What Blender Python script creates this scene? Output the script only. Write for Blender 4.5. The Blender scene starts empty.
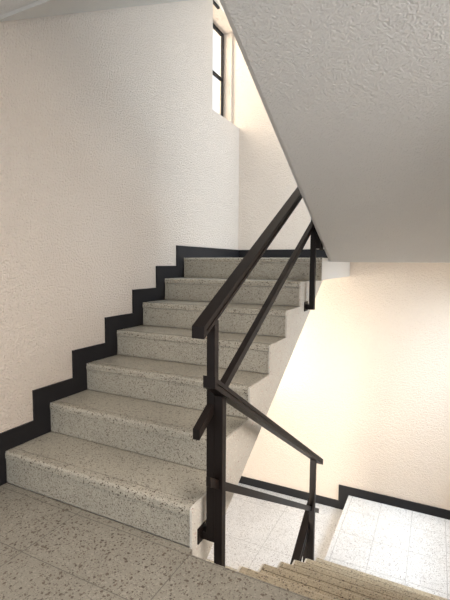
import bpy, bmesh, math
from mathutils import Vector, Matrix

scene = bpy.context.scene
C = scene.collection

# ------------------------------------------------------------------ helpers
def link(o, parent=None):
    C.objects.link(o)
    if parent: o.parent = parent
    return o

def obj(name, bm, mat, parent=None, kind=None, bevel=0.0, smooth=False, label=None):
    bmesh.ops.recalc_face_normals(bm, faces=bm.faces)
    me = bpy.data.meshes.new(name)
    bm.to_mesh(me); bm.free()
    me.materials.append(mat)
    if smooth:
        for p in me.polygons: p.use_smooth = True
    o = bpy.data.objects.new(name, me)
    link(o, parent)
    if kind: o['kind'] = kind
    if label: o['label'] = label
    if bevel:
        m = o.modifiers.new('edge', 'BEVEL'); m.width = bevel; m.segments = 2
        m.limit_method = 'ANGLE'; m.angle_limit = math.radians(35)
    return o

def thing(name, label, cat, loc=(0, 0, 0), rz=0.0, group=None):
    o = bpy.data.objects.new(name, None)
    o.empty_display_size = 0.1
    o.location = loc; o.rotation_euler = (0, 0, rz)
    o['label'] = label; o['category'] = cat
    if group: o['group'] = group
    return link(o)

def box(bm, x0, x1, y0, y1, z0, z1):
    v = [bm.verts.new(p) for p in ((x0,y0,z0),(x1,y0,z0),(x1,y1,z0),(x0,y1,z0),
                                   (x0,y0,z1),(x1,y0,z1),(x1,y1,z1),(x0,y1,z1))]
    for f in ((0,3,2,1),(4,5,6,7),(0,1,5,4),(1,2,6,5),(2,3,7,6),(3,0,4,7)):
        bm.faces.new([v[i] for i in f])
    return bm

def boxes(*bs):
    bm = bmesh.new()
    for b in bs: box(bm, *b)
    return bm

def loft_x(pa, xa, pb, xb):
    """solid between a (y,z) outline at xa and another of the same length at xb"""
    bm = bmesh.new()
    a = [bm.verts.new((xa, y, z)) for y, z in pa]
    b = [bm.verts.new((xb, y, z)) for y, z in pb]
    n = len(a)
    bm.faces.new(a); bm.faces.new(b[::-1])
    for i in range(n):
        j = (i + 1) % n
        bm.faces.new((a[i], b[i], b[j], a[j]))
    bm.normal_update()
    bmesh.ops.triangulate(bm, faces=[f for f in bm.faces if len(f.verts) > 4])
    return bm

def prism_x(prof, x0, x1): return loft_x(prof, x0, prof, x1)

def bar(x0, x1, p0, p1, h, bm=None, lo=-0.5, hi=0.5):
    """sloping rectangular bar in a y-z plane with plumb-cut ends; p0,p1 are its centre line,
    h its thickness square to the slope, lo..hi the share of the thickness that is built"""
    (ya, za), (yb, zb) = p0, p1
    v = h * math.hypot(yb - ya, zb - za) / abs(yb - ya)
    prof = [(ya, za + lo * v), (yb, zb + lo * v), (yb, zb + hi * v), (ya, za + hi * v)]
    new = prism_x(prof, x0, x1)
    if bm is None: return new
    me = bpy.data.meshes.new('piece'); new.to_mesh(me); new.free()
    bm.from_mesh(me); bpy.data.meshes.remove(me)
    return bm

def grooved_bar(x0, x1, p0, p1, h):
    """hand rail section: a groove runs along both long sides"""
    bm = bar(x0, x1, p0, p1, h, None, -0.5, -0.16)
    (ya, za), (yb, zb) = p0, p1
    e = lambda t: (ya + (yb - ya) * t, za + (zb - za) * t)
    bar(x0 + 0.004, x1 - 0.004, e(0.006), e(0.994), h, bm, -0.16, 0.08)
    for t0, t1 in ((0.0, 0.012), (0.988, 1.0)):      # closed ends
        bar(x0, x1, e(t0), e(t1), h, bm, -0.16, 0.08)
    return bar(x0, x1, p0, p1, h, bm, 0.08, 0.5)

# ---------------------------------------------------------------- materials
def new_mat(name):
    m = bpy.data.materials.new(name); m.use_nodes = True
    nt = m.node_tree; b = nt.nodes['Principled BSDF']
    return m, nt, b

def N(nt, t, **kw):
    n = nt.nodes.new(t)
    for k, v in kw.items():
        if hasattr(n, k) and not k[0].isupper(): setattr(n, k, v)
        else: n.inputs[k.replace('_', ' ')].default_value = v
    return n

def mth(nt, op, a, b=None, clamp=False):
    n = nt.nodes.new('ShaderNodeMath'); n.operation = op; n.use_clamp = clamp
    for i, x in enumerate((a, b)):
        if x is None: continue
        if isinstance(x, (int, float)): n.inputs[i].default_value = x
        else: nt.links.new(x, n.inputs[i])
    return n.outputs[0]

def mix(nt, fac, a, b):
    n = nt.nodes.new('ShaderNodeMix'); n.data_type = 'RGBA'
    for s, x in ((n.inputs[0], fac), (n.inputs[6], a), (n.inputs[7], b)):
        if isinstance(x, (int, float)): s.default_value = x
        elif isinstance(x, tuple): s.default_value = (*x, 1)
        else: nt.links.new(x, s)
    return n.outputs[2]

def stucco(name, col, scale=130.0, strength=0.35, dist=0.004, coarse=0.0, specks=0.0, rough=0.85):
    m, nt, b = new_mat(name)
    tc = N(nt, 'ShaderNodeTexCoord')
    n1 = N(nt, 'ShaderNodeTexNoise', Scale=scale, Detail=3.0, Roughness=0.55)
    nt.links.new(tc.outputs['Object'], n1.inputs['Vector'])
    h = n1.outputs['Fac']
    if coarse:
        v = N(nt, 'ShaderNodeTexNoise', Scale=scale * 0.4, Detail=2.0, Roughness=0.5, Distortion=0.3)
        nt.links.new(tc.outputs['Object'], v.inputs['Vector'])
        h = mth(nt, 'ADD', h, mth(nt, 'MULTIPLY', v.outputs['Fac'], coarse))
    bp = N(nt, 'ShaderNodeBump', Strength=strength, Distance=dist)
    nt.links.new(h, bp.inputs['Height']); nt.links.new(bp.outputs['Normal'], b.inputs['Normal'])
    n2 = N(nt, 'ShaderNodeTexNoise', Scale=1.7, Detail=3.0)
    nt.links.new(tc.outputs['Object'], n2.inputs['Vector'])
    k = mth(nt, 'MULTIPLY', mth(nt, 'SUBTRACT', n2.outputs['Fac'], 0.5), 0.25, )
    c = mix(nt, mth(nt, 'ADD', k, 0.5, True), tuple(x * 0.95 for x in col), tuple(min(1, x * 1.05) for x in col))
    if specks:
        sv = N(nt, 'ShaderNodeTexVoronoi', Scale=55.0)
        nt.links.new(tc.outputs['Object'], sv.inputs['Vector'])
        sep = N(nt, 'ShaderNodeSeparateColor'); nt.links.new(sv.outputs['Color'], sep.inputs[0])
        mk = mth(nt, 'MULTIPLY', mth(nt, 'LESS_THAN', sep.outputs[0], 0.16), mth(nt, 'LESS_THAN', sv.outputs['Distance'], 0.17))
        c = mix(nt, mth(nt, 'MULTIPLY', mk, specks), c, (0.22, 0.18, 0.15))
    nt.links.new(c, b.inputs['Base Color'])
    b.inputs['Roughness'].default_value = rough
    return m

def terrazzo(name, base, chip, grid=None, lines=0.003, rough=0.45, amount=0.38, size=135.0, joint=0.35):
    """grid = (axis0, offset0, pitch0, axis1, offset1, pitch1); a pitch of 0 leaves an axis out"""
    m, nt, b = new_mat(name)
    tc = N(nt, 'ShaderNodeTexCoord'); P = tc.outputs['Object']
    # warp a little so that chips are shards rather than discs
    wn = N(nt, 'ShaderNodeTexNoise', Scale=90.0, Detail=1.0)
    nt.links.new(P, wn.inputs['Vector'])
    wv = N(nt, 'ShaderNodeVectorMath'); wv.operation = 'SCALE'; wv.inputs['Scale'].default_value = 0.011
    nt.links.new(wn.outputs['Color'], wv.inputs[0])
    wa = N(nt, 'ShaderNodeVectorMath'); wa.operation = 'ADD'
    nt.links.new(P, wa.inputs[0]); nt.links.new(wv.outputs[0], wa.inputs[1])
    def layer(scale, share, radius):
        v = N(nt, 'ShaderNodeTexVoronoi', Scale=scale)
        nt.links.new(wa.outputs[0], v.inputs['Vector'])
        s = N(nt, 'ShaderNodeSeparateColor'); nt.links.new(v.outputs['Color'], s.inputs[0])
        near = mth(nt, 'LESS_THAN', v.outputs['Distance'], mth(nt, 'MULTIPLY', s.outputs[1], radius))
        return mth(nt, 'MULTIPLY', mth(nt, 'LESS_THAN', s.outputs[0], share), near), s.outputs[2]
    big, tone = layer(size, amount, 0.62)
    small, _ = layer(size * 2.1, amount * 1.1, 0.6)
    pale, _ = layer(size * 1.35, amount * 1.4, 0.7)
    cl = N(nt, 'ShaderNodeTexNoise', Scale=4.0, Detail=4.0, Roughness=0.6)
    nt.links.new(P, cl.inputs['Vector'])
    c = mix(nt, cl.outputs['Fac'], tuple(x * 0.86 for x in base), tuple(min(1, x * 1.14) for x in base))
    c = mix(nt, mth(nt, 'MULTIPLY', pale, 0.45), c, tuple(min(0.9, x * 1.5) for x in base))
    c = mix(nt, mth(nt, 'MULTIPLY', small, 0.8), c, tuple(x * 1.3 for x in chip))
    cc = mix(nt, tone, chip, tuple(x * 2.2 for x in chip))
    c = mix(nt, mth(nt, 'MULTIPLY', big, 0.95), c, cc)
    if grid:
        sx = N(nt, 'ShaderNodeSeparateXYZ'); nt.links.new(P, sx.inputs[0])
        mask = None
        for ax, off, pit in (grid[:3], grid[3:]):
            if not pit: continue
            t = mth(nt, 'DIVIDE', mth(nt, 'SUBTRACT', sx.outputs[ax], off), pit)
            d = mth(nt, 'MULTIPLY', mth(nt, 'ABSOLUTE', mth(nt, 'SUBTRACT', t, mth(nt, 'ROUND', t))), pit)
            k = mth(nt, 'LESS_THAN', d, lines / 2)
            mask = k if mask is None else mth(nt, 'MAXIMUM', mask, k)
        c = mix(nt, mth(nt, 'MULTIPLY', mask, 0.75), c, tuple(x * joint for x in base))
    nt.links.new(c, b.inputs['Base Color'])
    b.inputs['Roughness'].default_value = rough
    return m

def paint(name, col, rough=0.4, spec=0.5):
    m, nt, b = new_mat(name)
    tc = N(nt, 'ShaderNodeTexCoord')
    n = N(nt, 'ShaderNodeTexNoise', Scale=14.0, Detail=4.0)
    nt.links.new(tc.outputs['Object'], n.inputs['Vector'])
    c = mix(nt, n.outputs['Fac'], tuple(x * 0.85 for x in col), tuple(x * 1.15 for x in col))
    nt.links.new(c, b.inputs['Base Color'])
    b.inputs['Roughness'].default_value = rough
    b.inputs['Specular IOR Level'].default_value = spec
    return m

CREAM = (0.74, 0.65, 0.56)
M_wall = stucco('cream_stucco', CREAM, 100, 1.0, 0.03, specks=0.8)
M_far = stucco('cream_rough_stucco', CREAM, 95, 0.75, 0.018, coarse=0.4)
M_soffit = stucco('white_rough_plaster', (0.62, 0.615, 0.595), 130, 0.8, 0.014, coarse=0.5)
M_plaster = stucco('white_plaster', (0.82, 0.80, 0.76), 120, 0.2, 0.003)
M_cheek = terrazzo('pale_terrazzo', (0.60, 0.575, 0.515), (0.3, 0.19, 0.16), None, amount=0.12, size=140, rough=0.6)
M_black = paint('black_skirting', (0.008, 0.0075, 0.009), 0.5, spec=0.3)
M_rail = paint('dark_brown_metal', (0.010, 0.0068, 0.0058), 0.45, spec=0.16)
M_frame = paint('window_frame_black', (0.006, 0.006, 0.007), 0.6, spec=0.2)
TB = (0.37, 0.345, 0.285); TC = (0.06, 0.045, 0.034)
M_tread = terrazzo('terrazzo_tread', tuple(x * 1.08 for x in TB), TC, None, rough=0.28)
M_riser = terrazzo('terrazzo_riser', tuple(x * 1.0 for x in TB), TC, (0, 0.26, 0.28, 1, 0, 0), amount=0.42, lines=0.002, joint=0.6)
M_nosing = terrazzo('terrazzo_nosing', tuple(x * 1.04 for x in TB), TC, (0, 0.4, 0.85, 1, 0, 0), rough=0.25, lines=0.002)
M_floor = terrazzo('terrazzo_floor', tuple(x * 0.66 for x in TB), TC, (0, 1.13, 0.60, 1, -0.035, 0.285), lines=0.004, amount=0.42, size=95)
M_low = terrazzo('terrazzo_landing', (0.60, 0.60, 0.60), (0.10, 0.09, 0.085), (0, 0.67, 0.60, 1, 1.955, 0.60), lines=0.005, joint=0.5, amount=0.30, size=150)
M_warm_lit_step = terrazzo('terrazzo_warm_lit', (0.42, 0.36, 0.26), TC, None, rough=0.35)  # terrazzo of the down flight, warm light put into its base colour
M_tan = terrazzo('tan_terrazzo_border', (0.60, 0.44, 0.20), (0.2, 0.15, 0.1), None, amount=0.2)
M_plat = terrazzo('terrazzo_platform', (0.60, 0.60, 0.60), (0.10, 0.09, 0.085), (0, 1.568, 0.277, 1, 1.855, 0.37), lines=0.005, joint=0.5, amount=0.30, size=150)

def glass_mat():
    m, nt, b = new_mat('window_glass')
    tr = N(nt, 'ShaderNodeBsdfTransparent'); gl = N(nt, 'ShaderNodeBsdfGlossy', Roughness=0.02)
    mx = N(nt, 'ShaderNodeMixShader')
    mx.inputs[0].default_value = 0.06; nt.links.new(tr.outputs[0], mx.inputs[1]); nt.links.new(gl.outputs[0], mx.inputs[2])
    nt.links.new(mx.outputs[0], nt.nodes['Material Output'].inputs['Surface'])
    return m
M_glass = glass_mat()

# --------------------------------------------------------------- dimensions
R = 0.17            # riser
T = 0.2887          # tread of the climbing flight
W = 1.1215          # its width
YF = 2.87           # far wall
XW = -0.012         # left wall face
XR = 2.42           # right wall face
YB = -2.7           # back of the landing
XS = 1.19           # open side of the half landings
SL = 0.165          # slab thickness
ZT = 7 * R          # top half landing
H = 2.463

# ------------------------------------------------------------------ setting
def quad_wall_x(name, x0, x1, y0, y1, z0, z1, holes, mat):
    """wall of thickness x0..x1 with rectangular holes (y0,y1,z0,z1)"""
    ys = sorted({y0, y1, *[h[0] for h in holes], *[h[1] for h in holes]})
    zs = sorted({z0, z1, *[h[2] for h in holes], *[h[3] for h in holes]})
    bm = bmesh.new(); g = {}
    def v(x, y, z):
        k = (x, y, z)
        if k not in g: g[k] = bm.verts.new(k)
        return g[k]
    solid = lambda i, j: 0 <= i < len(ys) - 1 and 0 <= j < len(zs) - 1 and not any(
        h[0] <= (ys[i] + ys[i+1]) / 2 <= h[1] and h[2] <= (zs[j] + zs[j+1]) / 2 <= h[3] for h in holes)
    for i in range(len(ys) - 1):
        for j in range(len(zs) - 1):
            if not solid(i, j): continue
            a, b, c, d = ys[i], ys[i+1], zs[j], zs[j+1]
            for x in (x0, x1): bm.faces.new((v(x,a,c), v(x,b,c), v(x,b,d), v(x,a,d)))
            if not solid(i-1, j): bm.faces.new((v(x0,a,c), v(x1,a,c), v(x1,a,d), v(x0,a,d)))
            if not solid(i+1, j): bm.faces.new((v(x0,b,c), v(x1,b,c), v(x1,b,d), v(x0,b,d)))
            if not solid(i, j-1): bm.faces.new((v(x0,a,c), v(x1,a,c), v(x1,b,c), v(x0,b,c)))
            if not solid(i, j+1): bm.faces.new((v(x0,a,d), v(x1,a,d), v(x1,b,d), v(x0,b,d)))
    return obj(name, bm, mat, kind='structure')

WY0, WZ0, WZ1 = 2.264, 2.59, 3.575
quad_wall_x('wall_left', -0.25, XW, YB, YF, -3.4, 5.2, [(WY0, YF, WZ0, WZ1), (WY0, YF, 0.04, 1.02)], M_wall)
obj('wall_far', boxes((-0.25, XR + 0.2, YF, YF + 0.2, -3.4, 5.2)), M_far, kind='structure')
LOWWIN = (1.75, 2.7, -0.4, 1.05)
UPWIN = (1.75, 2.72, 2.05, 3.45)
FILLWIN = (-1.6, 0.3, 0.9, 1.9)  # unseen opening added to let the gallery fill in
quad_wall_x('wall_right', XR, XR + 0.2, YB, YF, -3.4, 5.2, [LOWWIN, UPWIN, FILLWIN], M_far)

# camera-side landing, lower landings, top landings
bm = prism_x([(YB, -SL), (-0.023, -SL), (-0.023, -0.006), (-0.029, 0), (YB, 0)], W, XR)
box(bm, XW, W, YB, 0.004, -SL, 0)
obj('floor', bm, M_floor, kind='structure')
obj('floor.001', boxes((XW, XS + 0.06, 1.60, YF, -8 * R - SL, -8 * R)), M_low, kind='structure')
obj('floor.002', boxes((XS + 0.06, XR, 1.58, YF, -8 * R - SL, -7 * R)), M_plat, kind='structure', bevel=0.008)
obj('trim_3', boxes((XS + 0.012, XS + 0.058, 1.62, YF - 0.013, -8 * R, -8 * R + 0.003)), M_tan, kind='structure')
obj('floor.003', boxes((XW, XS, 6 * T + 0.02, YF, ZT - SL, ZT)), M_plaster, kind='structure')
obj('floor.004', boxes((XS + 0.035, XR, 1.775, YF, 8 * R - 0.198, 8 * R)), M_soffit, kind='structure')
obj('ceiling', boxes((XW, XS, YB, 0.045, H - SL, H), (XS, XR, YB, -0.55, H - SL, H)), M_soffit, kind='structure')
obj('ceiling.001', boxes((XW, XR, 6 * T + 0.02, YF, WZ1, WZ1 + SL)), M_plaster, kind='structure')

# skirting
A_, B_ = 0.103, 0.1005
up = []; low = []
up.append((YB, B_)); up.append((-A_, B_))
low.append((YB, 0.0)); low.append((0.004, 0.0))
for k in range(1, 8):
    up.append(((k-1)*T - A_, k*R + B_))
    if k < 7: up.append((k*T - A_, k*R + B_))
    low.append(((k-1)*T + 0.004, k*R))
    if k < 7: low.append((k*T + 0.004, k*R))
up.append((YF, ZT + B_)); low.append((YF, ZT))
obj('baseboard_left', prism_x(up + low[::-1], XW, 0.0), M_black, kind='structure')
obj('baseboard_far', boxes((0.0, XS, YF - 0.012, YF, ZT, ZT + B_), (XS, XR, YF - 0.012, YF, ZT + R, ZT + R + B_)), M_black, kind='structure')
bm = bmesh.new()
xs_ = XS + 0.06
pl = [(0, -8*R), (xs_, -8*R), (xs_, -7*R), (XR, -7*R), (XR, -7*R + 0.085), (xs_ - 0.1, -7*R + 0.085), (xs_ - 0.1, -8*R + 0.085), (0, -8*R + 0.085)]
a = [bm.verts.new((x, YF - 0.012, z)) for x, z in pl]; b = [bm.verts.new((x, YF, z)) for x, z in pl]
bm.faces.new(a); bm.faces.new(b[::-1])
for i in range(len(a)):
    j = (i + 1) % len(a); bm.faces.new((a[i], b[i], b[j], a[j]))
bm.normal_update()
bmesh.ops.triangulate(bm, faces=[f for f in bm.faces if len(f.verts) > 4])
obj('baseboard_lower', bm, M_black, kind='structure')

# window in the left wall above the landing
xw = -0.205
wf = obj('window_1', boxes((xw - 0.011, xw + 0.011, WY0, WY0 + 0.03, WZ0, WZ1), (xw - 0.011, xw + 0.011, 2.825, 2.85, WZ0, WZ1),
                      (xw - 0.011, xw + 0.011, WY0 + 0.03, 2.825, WZ1 - 0.03, WZ1), (xw - 0.011, xw + 0.011, WY0 + 0.03, 2.825, WZ0, WZ0 + 0.03),
                      (xw - 0.015, xw + 0.015, WY0 + 0.03, 2.825, 3.09, 3.112)), M_frame, kind='structure')
obj('pane', boxes((xw - 0.003, xw + 0.003, WY0 + 0.03, 2.825, WZ0 + 0.03, WZ1 - 0.03)), M_glass, wf)
obj('trim_1', boxes((-0.25, -0.1, 2.85, YF, WZ0, WZ1)), M_wall, kind='structure')
obj('trim_2', boxes((XW - 0.022, XW, 2.27, 2.40, WZ1 - 0.016, WZ1)), M_frame, kind='structure')
for i, (a0, a1, c0, c1) in enumerate((LOWWIN, UPWIN, FILLWIN)):  # the last window is added, only there for the gallery fill
    x = XR + 0.15
    w = obj('window_%d' % (i + 2), boxes((x-0.02, x+0.02, a0, a0+0.04, c0, c1), (x-0.02, x+0.02, a1-0.04, a1, c0, c1),
        (x-0.02, x+0.02, a0+0.04, a1-0.04, c0, c0+0.04), (x-0.02, x+0.02, a0+0.04, a1-0.04, c1-0.04, c1)), M_frame, kind='structure')
    obj('pane', boxes((x-0.003, x+0.003, a0+0.04, a1-0.04, c0+0.04, c1-0.04)), M_glass, w)

# ------------------------------------------------------------- stair flights
def nosing_profile(y, z, depth=0.05, h=0.036, rad=0.014):
    p = [(y + depth, z), (y + depth, z - h), (y, z - h)]
    for i in range(6):
        a = math.pi + (-math.pi / 2) * i / 5
        p.append((y + rad + rad * math.cos(a), z - rad + rad * math.sin(a)))
    return p

def stair_flight(label, loc, rz, n, r, t, w, s0, s1, ymin, ymax, topmost=0, cham=0.0, soffit=None, cheek=0.010, cheekmat=None, group=None, mats=None):
    """climbs along local +y from z = 0; the wall is at local x = 0 and the open side at x = w.
    topmost = width of the riser that closes the flight at the landing (0: none)"""
    root = thing('stair_flight', label, 'stairs', loc, rz, group)
    mt, mr, mn = mats or (M_tread, M_riser, M_nosing)
    # body: stepped on top, sloping plaster underside
    def body(inset, raise_=0.0, rnd=False):
        p = [(ymin, s0 + s1 * ymin + raise_), (ymax, s0 + s1 * ymax + raise_)]
        top = n * r - inset
        p.append((ymax, max(top, p[-1][1] + 0.001)) if ymax > n * t else (ymax, top))
        st = []
        for k in range(1, n + 1):
            y0 = (k - 1) * t + inset * 0.8; zt = k * r - inset
            st.append((y0, max((k - 1) * r - inset, s0 + s1 * y0 + raise_ + 0.02) if k == 1 else (k - 1) * r - inset))
            if rnd:
                for i in range(5):
                    a = math.pi - math.pi / 2 * i / 4
                    st.append((y0 + 0.018 + 0.018 * math.cos(a), zt - 0.018 + 0.018 * math.sin(a)))
            else: st.append((y0, zt))
        return p + st[::-1]
    core = body(0.03); ch = body(0.0, 0.0, True); cho = body(0.0, cham, True)
    obj('stringer', prism_x(core, 0.001, w - cheek), soffit or M_plaster, root)
    obj('cheek', loft_x(ch, w - cheek, cho, w), cheekmat or M_cheek, root, label='pale rounded plaster edge')
    for k in range(1, n + 1):
        y = (k - 1) * t; z = k * r
        obj('nosing', prism_x(nosing_profile(y, z), 0.001, w - cheek - 0.001), mn, root)
        obj('tread', boxes((0.001, w - cheek - 0.001, y + 0.0535, y + t + 0.012, z - 0.028, z - 0.0005)), mt, root)
        obj('riser', boxes((0.001, w - cheek - 0.001, y + 0.005, y + 0.03, z - r + 0.0035, z - 0.039)), mr, root)
    if topmost:
        y = n * t; z = (n + 1) * r
        obj('nosing', prism_x(nosing_profile(y, z, 0.0195), 0.001, topmost), mn, root)
        obj('riser', boxes((0.001, topmost, y + 0.005, y + 0.019, z - r + 0.001, z - 0.0375)), mr, root)
    return root

S0, S1 = -0.195, 0.582
stair_flight('speckled terrazzo stairs climbing beside the black stepped skirting to the window landing',
             (0, 0, 0), 0, 6, R, T, W, S0, S1, -0.02, 2.085, topmost=XS)
stair_flight('overhead stairs whose plaster underside meets the top of the cream wall above the skirting',
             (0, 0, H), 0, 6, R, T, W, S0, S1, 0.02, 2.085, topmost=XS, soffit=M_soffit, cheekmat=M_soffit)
stair_flight('stairs far below, under the climbing terrazzo flight, reaching the sunlit lower landing',
             (0, -0.155, -15 * R), 0, 6, R, T, W, S0, S1, 0.3, 2.085, topmost=XS)
TD = 0.273
stair_flight('terrazzo stairs with painted-in warm light going down beside the two posts to the white tiled platform',
             (XR, 1.585, -7 * R), math.pi, 6, R, TD, XR - 1.24, -0.24, 0.62, 0.0, 1.58, mats=(M_warm_lit_step, M_warm_lit_step, M_warm_lit_step))
T3 = 0.317; R3 = (H - 8 * R) / 7
stair_flight('overhead stairs with the big rough white sloping underside over the downward flight',
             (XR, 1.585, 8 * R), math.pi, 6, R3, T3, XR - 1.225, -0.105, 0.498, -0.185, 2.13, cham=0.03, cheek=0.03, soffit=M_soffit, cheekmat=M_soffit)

# ----------------------------------------------------------------- railings
def rail(root, name, x0, x1, p0, p1, h):
    obj(name, (grooved_bar if name == 'handrail' else bar)(x0, x1, p0, p1, h), M_rail, root, bevel=0.0 if name == 'handrail' else 0.0015)
def post(root, x0, x1, y0, z0, z1, arm_x, arm_z=None, s=0.036):
    p = obj('post', boxes((x0, x1, y0, y0 + s, z0, z1)), M_rail, root, bevel=0.002)
    az = z0 if arm_z is None else arm_z
    a0, a1 = (arm_x, x0) if arm_x < x0 else (x1, arm_x)
    obj('bracket_arm', boxes((a0, a1, y0, y0 + s, az, az + 0.036)), M_rail, p, bevel=0.002)
    q = 0.006 if arm_x < x0 else -0.006
    obj('fixing_plate', boxes((min(arm_x, arm_x + q), max(arm_x, arm_x + q), y0 - 0.025, y0 + s + 0.025, az - 0.012, az + 0.055)), M_rail, p, bevel=0.001)

def up_railing(label, loc, far=1.72, h=0.04):
    g = thing('stair_railing', label, 'railing', loc)
    rail(g, 'handrail', 1.138, 1.192, (-0.028, 0.886), (far, 0.886 + 0.557 * (far + 0.028)), h)
    rail(g, 'mid_rail', 1.152, 1.182, (-0.045, 0.50), (1.62, 0.50 + 0.577 * 1.665), 0.036)
    post(g, 1.149, 1.185, 0.068, 0.005, 0.92, W)
    post(g, 1.149, 1.185, 1.56, 0.82, 1.76, W)
    return g
up_railing('dark metal stair railing rising along the climbing terrazzo steps', (0, 0, 0))
up_railing('dark metal railing seen low down, its handrail dropping away from the lower landing', (0, 0, -15 * R - 0.012), h=0.066)

g = thing('stair_railing', 'dark metal stair railing sloping down from the paired posts to the lower platform', 'railing', (0, 0, 0))
rail(g, 'handrail', 1.186, 1.237, (-0.025, 0.704), (1.755, 0.704 - 0.602 * 1.78), 0.038)
rail(g, 'mid_rail', 1.187, 1.207, (-0.003, 0.302), (1.79, 0.302 - 0.608 * 1.793), 0.034)
post(g, 1.185, 1.221, 0.068, -0.34, 0.622, 1.24)
post(g, 1.185, 1.226, 1.56, -1.20, -0.275, 1.24)

g = thing('stair_railing', 'dark metal railing foot peeping out beneath the big sloping underside', 'railing', (0, 0, 0))
rail(g, 'handrail', 1.175, 1.222, (1.75, 2.20), (0.2, 2.20 + 0.498 * 1.55), 0.038)
rail(g, 'mid_rail', 1.187, 1.207, (1.79, 1.80), (0.2, 1.80 + 0.498 * 1.59), 0.034)
post(g, 1.185, 1.221, 1.56, 1.25, 2.26, 1.226)

# ------------------------------------------------------------------- lights
world = bpy.data.worlds.new('sky'); scene.world = world; world.use_nodes = True
wn = world.node_tree; bg = wn.nodes['Background']
bg.inputs[0].default_value = (0.93, 0.96, 1.0, 1); bg.inputs[1].default_value = 0.9

def area(name, loc, rot, sx, sy, power, col, spread=180):
    l = bpy.data.lights.new(name, 'AREA'); l.shape = 'RECTANGLE'; l.size = sx; l.size_y = sy
    l.energy = power; l.color = col; l.spread = math.radians(spread)
    o = bpy.data.objects.new(name, l); o.location = loc; o.rotation_euler = rot; link(o); o['kind'] = 'helper'
    return o
hp = math.pi / 2
# daylight outside the windows: a cool sky on the far side, the gallery fills are added
area('daylight_lower', (XR + 0.5, 2.15, 1.05), (0, 0.75, 0), 1.0, 0.9, 40, (0.74, 0.87, 1.0), 130)
area('daylight_upper', (XR + 0.75, 2.2, 3.05), (0, 1.2, 0), 1.3, 1.0, 115, (0.74, 0.87, 1.0))
area('daylight_landing', (-0.75, 2.55, 3.2), (0, -1.2, 0), 1.2, 0.8, 40, (1.0, 0.87, 0.70))
area('daylight_stairwell', (-0.75, 2.5, 0.8), (0, -1.1, 0), 1.2, 0.8, 85, (1.0, 0.92, 0.78))
area('fill_gallery', (XR + 0.6, -0.6, 2.0), (0, 1.2, 0), 1.2, 1.9, 58, (1.0, 0.90, 0.82), 120)  # added fill through the added opening, brightens left wall, treads and cheeks
area('fill_gallery_back', (0.9, -2.65, 0.7), (hp, 0, 0), 1.6, 1.0, 10, (0.84, 0.92, 1.0))  # added cool fill that lifts the sloping underside
area('fill_gallery_lower', (0.65, -1.9, -1.0), (hp, 0, 0), 1.1, 1.2, 120, (1.0, 0.94, 0.84))  # added warm fill for the far wall below the climbing flight

# ------------------------------------------------------------------- camera
cam = bpy.data.cameras.new('camera'); co = bpy.data.objects.new('camera', cam); link(co)
f, cx, cy, cz, ya, pi_, ro = 423.67, 1.9526, -1.3822, 1.1448, -0.4628, -0.0866, 0.0067
fw = Vector((math.sin(ya)*math.cos(pi_), math.cos(ya)*math.cos(pi_), math.sin(pi_)))
rt = Vector((math.cos(ya), -math.sin(ya), 0)); upv = rt.cross(fw)
c, s = math.cos(ro), math.sin(ro)
r2 = c * rt + s * upv; u2 = -s * rt + c * upv
m = Matrix((r2, u2, -fw)).transposed().to_4x4(); m.translation = (cx, cy, cz)
co.matrix_world = m
cam.sensor_fit = 'VERTICAL'; cam.sensor_height = 36.0; cam.lens = f / 600 * 36.0
cam.clip_start = 0.02
scene.camera = co

vs = scene.view_settings
vs.view_transform = 'Standard'; vs.look = 'None'; vs.gamma = 1.0; vs.use_curve_mapping = False
vs.exposure = 0.45
scene.cycles.use_denoising = True
scene.cycles.max_bounces = 10; scene.cycles.diffuse_bounces = 8
